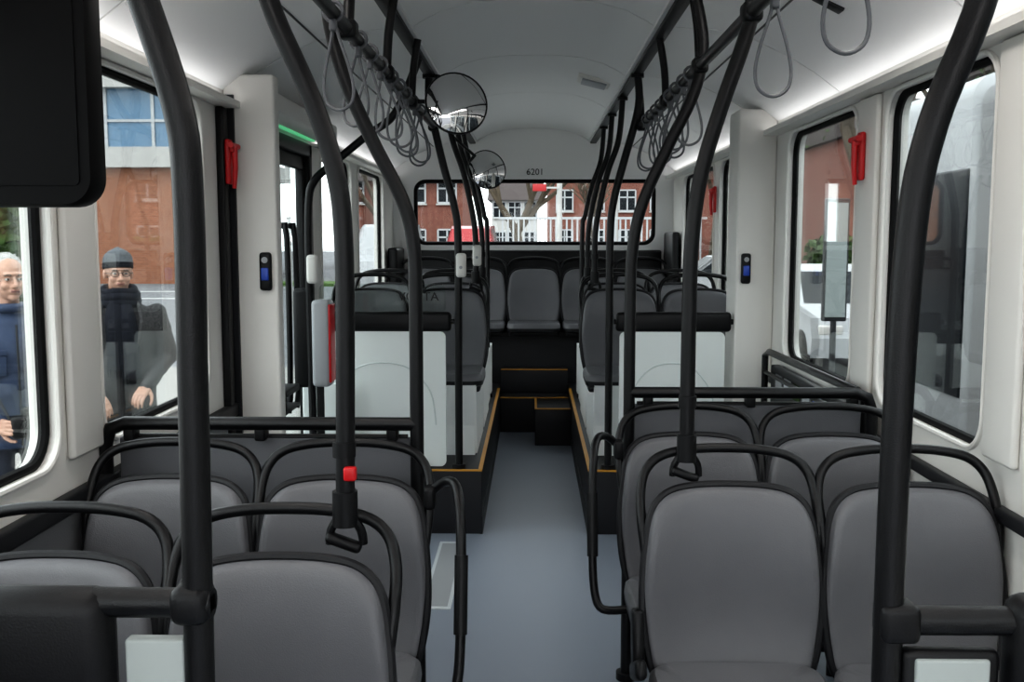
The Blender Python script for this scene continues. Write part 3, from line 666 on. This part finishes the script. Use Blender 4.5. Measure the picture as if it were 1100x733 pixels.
def hand(wrist,d,up,side,curl):
    d=d.normalized(); x=d.cross(up).normalized(); u=x.cross(d).normalized()
    M=Matrix(((x.x,d.x,u.x,wrist.x),(x.y,d.y,u.y,wrist.y),(x.z,d.z,u.z,wrist.z),(0,0,0,1)))
    m=MB()
    m.box((0,.05,0),(.078,.09,.028),'skin',.013,M=M); m.cap((0,-.03,0),(0,.02,0),.026,.024,'skin',M=M)
    for i,(L,fx) in enumerate(((.068,-.03),(.078,-.010),(.073,.010),(.057,.029))):
        fx=-fx*side; p=Vector((fx,.09,0)); a=0
        for k,(q,r) in enumerate(((.45,.0095),(.32,.0085),(.23,.0075))):
            a+=curl*(.55 if k==0 else .75); e=p+Vector((0,math.cos(a),-math.sin(a)))*L*q
            m.cap(p,e,r,r*.93,'skin',10,M=M); p=e
    p=Vector((side*.03,.02,-.004)); 
    for k,(v,r) in enumerate(((Vector((.024,.028,-.012)),.013),(Vector((.012,.03,-.014)),.0105),(Vector((.0,.024,-.012)),.009))):
        e=p+Vector((v.x*side,v.y,v.z)); m.cap(p,e,r,r*.92,'skin',10,M=M); p=e
    me=remesh(m,.0035,2); setmats(me,['skin'],lambda c:0); return me
def head(parent,M,hat=None,hair=None,glasses=False):
    m=MB()
    m.ell((0,.012,.03),(.076,.094,.088),'skin'); m.ell((0,-.02,-.045),(.060,.068,.062),'skin'); m.ell((0,-.062,-.092),(.026,.022,.02),'skin')
    m.ell((0,-.072,.026),(.05,.018,.012),'skin'); m.cap((0,-.083,.006),(0,-.106,-.032),.008,.0125,'skin'); m.ell((.011,-.094,-.036),(.009,.011,.008),'skin'); m.ell((-.011,-.094,-.036),(.009,.011,.008),'skin')
    for s in (-1,1):
        m.ell((s*.036,-.06,-.032),(.024,.024,.024),'skin'); m.ell((s*.077,.012,-.008),(.01,.02,.032),'skin')
    m.ell((0,-.083,-.06),(.026,.013,.014),'skin')
    m.cap((0,.02,-.05),(0,.035,-.2),.056,.062,'skin')
    me=remesh(m,.0045,3); setmats(me,['skin','lips'],lambda c: 1 if (abs(c.x)<.024 and c.y<-.088 and -.067<c.z<-.054) else 0)
    addm('head_skin',me,parent,M)
    m=MB()
    for s in (-1,1):
        m.ell((s*.031,-.076,.002),(.0125,.010,.008),'eye_white'); m.ell((s*.031,-.0845,.002),(.0052,.003,.0052),'iris')
        m.tube([(s*.016,-.087,.021),(s*.03,-.088,.025),(s*.047,-.078,.02)],.0032,'hair_grey',6,sub=3)
        m.tube([(s*.019,-.083,.008),(s*.031,-.0885,.0115),(s*.044,-.078,.007)],.0022,'skin',6,sub=3)
    m.tube([(-.02,-.094,-.0605),(0,-.099,-.0615),(.02,-.094,-.0605)],.0012,'iris',5)
    if glasses:
        for s in (-1,1):
            m.tube([(s*.032+.022*math.cos(a),-.098+.006*(s*math.cos(a)>0),.0+.017*math.sin(a)) for a in [i*math.pi/10 for i in range(20)]],.0019,'ink_black',6,closed=True)
            m.tube([(s*.054,-.092,.003),(s*.078,-.04,.004),(s*.08,.01,0)],.0018,'ink_black',6)
        m.tube([(-.010,-.098,.004),(0,-.1,.007),(.010,-.098,.004)],.0018,'ink_black',6)
    m.obj('face_details',parent).matrix_local=M
    m=MB()
    if hat:
        rings=[]
        for t,k in ((.028,1.02),(.03,1.07),(.06,1.07),(.062,1.05),(.09,1.02),(.115,.86),(.132,.6),(.142,.3),(.145,.02)):
            rings.append([(.083*k*math.cos(a),.014+.100*k*math.sin(a),t+.014*(-math.sin(a))) for a in [2*math.pi*i/32 for i in range(32)]])
        m.loft(rings[:3],'beanie_band',caps=False); m.loft(rings[2:],'beanie',cap0=False)
        m.tube([(.083*math.cos(a),.014+.1*math.sin(a),.03+.014*(-math.sin(a))) for a in [2*math.pi*i/32 for i in range(32)]],.005,'beanie_band',8,closed=True)
        m.ell((0,.05,0.0),(.075,.055,.05),'hair_grey')
    if hair:
        rnd=random.Random(3)
        m.ell((0,.034,.058),(.082,.086,.077),'hair_white'); m.ell((0,.055,0),(.079,.058,.07),'hair_white')
        for i in range(260):
            a=rnd.uniform(0,2*math.pi); e=rnd.uniform(.0,1.4); p=Vector((.082*math.cos(a)*math.cos(e),.034+.086*math.sin(a)*math.cos(e),.058+.077*math.sin(e)))
            m.tube([p,p+Vector((rnd.uniform(-.02,.02),.02,rnd.uniform(-.01,.006)))],[.004,.001],'hair_white',5)
    m.obj('hat' if hat else 'hair',parent).matrix_local=M
def person(name,loc,face,hemz,coat,arms,headrot,hat,hair,glasses,sc=1.,extra=None,curl=.6):
    E=bpy.data.objects.new(name,None); COL.objects.link(E); E.location=loc; E.rotation_euler=(0,0,face); E.scale=(sc,)*3
    m=MB()
    m.loft([ellr(hemz,.205,.155,.0),ellr(hemz+.1,.2,.15),ellr(1.0,.188,.142),ellr(1.12,.186,.14),ellr(1.25,.2,.145),ellr(1.35,.208,.135,.01),ellr(1.42,.185,.115,.015),ellr(1.465,.12,.09,.02),ellr(1.52,.07,.07,.02)],coat)
    for s,(sh,el,wr) in arms.items():
        m.cap(sh,el,.072,.058,coat); m.cap(el,wr,.058,.042,coat); m.tube([Vector(wr)-(Vector(wr)-Vector(el)).normalized()*.03,wr],.048,coat)
    for s in (-1,1):
        m.cap((s*.09,.0,.9),(s*.1,-.01,.5),.098,.068,coat); m.cap((s*.1,-.01,.5),(s*.105,.02,.1),.068,.05,coat)
        m.ell((s*.11,-.05,.045),(.05,.135,.045),coat); m.b2(s*.11-.045,s*.11+.045,-.16,.07,.0,.04,coat,.015)
    me=remesh(m,.013,4)
    for v in me.vertices:
        n=noise.noise(v.co*9)*.012+noise.noise(v.co*22)*.005
        if v.co.z>.1: v.co+=v.normal*n
    setmats(me,[coat,'trousers','shoe'],lambda c: 2 if c.z<.085 else (1 if c.z<hemz+.005 else 0))
    addm('clothed_body',me,E)
    for s,(sh,el,wr) in arms.items():
        wr=Vector(wr); d=(wr-Vector(el)).normalized()
        if not extra:
            addm('hand',hand(wr+d*.01,Vector((d.x*.7,d.y*.8,d.z*.6-.05)),Vector((0,-.35,1)),-s,curl),E)
        else:
            # hands cup the two ends of the camera body: palm faces inward, fingers wrap the front
            addm('hand',hand(wr+d*.005,Vector((-s*.15,-1,.05)),Vector((s,-.1,.15)),-s,curl),E)
    head(E,Matrix.Translation((0,-.005,1.645))@Euler(headrot).to_matrix().to_4x4(),hat,hair,glasses)
    return E
GP=G+.013
loc=(-2.47,5.9,GP); f=math.atan2(2.44,5.9)*1.0
arms={1:((.2,.01,1.39),(.27,.05,1.12),(.13,-.2,.97)),-1:((-.2,.01,1.39),(-.27,.04,1.12),(-.14,-.2,.93))}
E=person('standing_man',loc,f,.72,'coat_dark',arms,(math.radians(2),0,math.radians(8)),True,False,True,.985)
m=MB()
for z,r,rz in ((1.475,.098,.03),(1.51,.092,.032),(1.54,.084,.026)):
    m.tube([(r*math.cos(a),r*.95*math.sin(a),z+.012*math.sin(a)+.006*math.sin(3*a)) for a in [2*math.pi*i/28 for i in range(28)]],rz,'scarf',12,closed=True)
m.tube([(.03,-.095,1.47),(.045,-.15,1.36),(.05,-.165,1.2),(.055,-.162,1.02)],[.035,.05,.055,.058],'scarf',14,sub=4,flat=.45)
m.tube([(-.03,-.095,1.47),(-.04,-.15,1.38),(-.03,-.168,1.22),(-.03,-.165,1.08)],[.035,.048,.052,.055],'scarf',14,sub=4,flat=.45)
for i in range(14): 
    x=-.08+i*.012; m.tube([(x,-.168,1.08 if x<0 else 1.03),(x,-.165,1.03 if x<0 else .98)],.003,'scarf',5)
m.tube([(0.0,-.155,1.05),(0.0,-.158,.74)],.005,'ink_black',6); 
for s in (-1,1): m.tube([(s*.1,-.06,1.47),(s*.12,-.135,1.36),(s*.09,-.158,1.22),(s*.02,-.16,1.05)],[.012,.014,.012,.006],'coat_dark',8,sub=4)
for z in (.98,.88,.8): m.cyl((.03,-.156,z),(.03,-.164,z),.011,'ink_black',12)
m.obj('scarf',E)
loc=(-2.66,5.0,GP); f=math.atan2(2.69,5.0)*1.35
arms={1:((.2,.01,1.39),(.27,-.03,1.13),(.115,-.25,.93)),-1:((-.2,.01,1.39),(-.27,-.03,1.13),(-.115,-.25,.93))}
E=person('photographer_man',loc,f,.78,'navy_jacket',arms,(0,0,math.radians(10)),False,True,False,.985,extra=True,curl=1.0)
m=MB(); cz=.93; cy=-.345
m.box((0,cy,cz),(.17,.075,.115),'black_plastic',.02); m.box((0,cy,cz+.072),(.065,.06,.045),'black_plastic',.014)
m.tube([(0,cy-.03,cz),(0,cy-.15,cz-.01)],[.045,.05],'black_plastic',28); m.tube([(0,cy-.15,cz-.01),(0,cy-.156,cz-.01)],.042,'dark_glass',28)
m.tube([(0,cy-.09,cz-.005),(0,cy-.125,cz-.008)],.053,'rubber',28); m.box((.068,cy-.03,cz),(.035,.05,.11),'rubber',.014)
m.cyl((.05,cy,cz+.055),(.05,cy,cz+.068),.014,'grey_plastic')
m.tube([(.085,cy,cz+.04),(.14,-.2,1.17),(.12,-.11,1.42),(.06,.07,1.50),(-.06,.07,1.50),(-.12,-.11,1.42),(-.14,-.2,1.17),(-.085,cy,cz+.04)],.009,'black_plastic',8,sub=5,flat=.5)
m.tube([(0,-.155,1.42),(0,-.162,1.1),(0,-.165,.8)],.006,'ink_black',6)
m.tube([(.085*math.cos(a),.01+.085*math.sin(a),1.50) for a in [2*math.pi*i/24 for i in range(24)]],.024,'navy_jacket',10,closed=True)
for s in (-1,1):
    m.box((s*.1,-.148,1.22),(.1,.02,.12),'navy_jacket',.008); m.box((s*.1,-.155,1.28),(.105,.02,.03),'navy_jacket',.006)
m.obj('camera_and_strap',E)

# ------------------------------------------------------------------ light
w=bpy.data.worlds.new('overcast'); S.world=w; w.use_nodes=True; nt=w.node_tree; bg=nt.nodes['Background']
tc=nt.nodes.new('ShaderNodeTexCoord'); sp=nt.nodes.new('ShaderNodeSeparateXYZ'); rp=nt.nodes.new('ShaderNodeValToRGB')
nt.links.new(tc.outputs['Generated'],sp.inputs[0]); nt.links.new(sp.outputs[2],rp.inputs[0]); nt.links.new(rp.outputs[0],bg.inputs[0])
rp.color_ramp.elements[0].color=(.94,.97,1,1); rp.color_ramp.elements[1].color=(.90,.95,1,1)
bg.inputs[1].default_value=3.6
su=bpy.data.lights.new('sun','SUN'); su.energy=1.2; su.angle=math.radians(25); so=bpy.data.objects.new('sun',su); COL.objects.link(so); so.rotation_euler=(math.radians(35),math.radians(-25),0)
for sx in (-1,1):
    m=MB(); m.b2(sx*.58,sx*.80,-1.4,3.0,2.285,2.292,'fill_glow'); m.b2(sx*.57,sx*.81,-1.42,3.02,2.292,2.30,'ceiling_plastic'); m.obj('added_fill_strip')  # added glowing panels overhead, out of view, to brighten the cabin
S.view_settings.view_transform='Standard'
try: S.view_settings.look='Medium High Contrast'
except Exception as e: print('look',e)
S.view_settings.exposure=0.
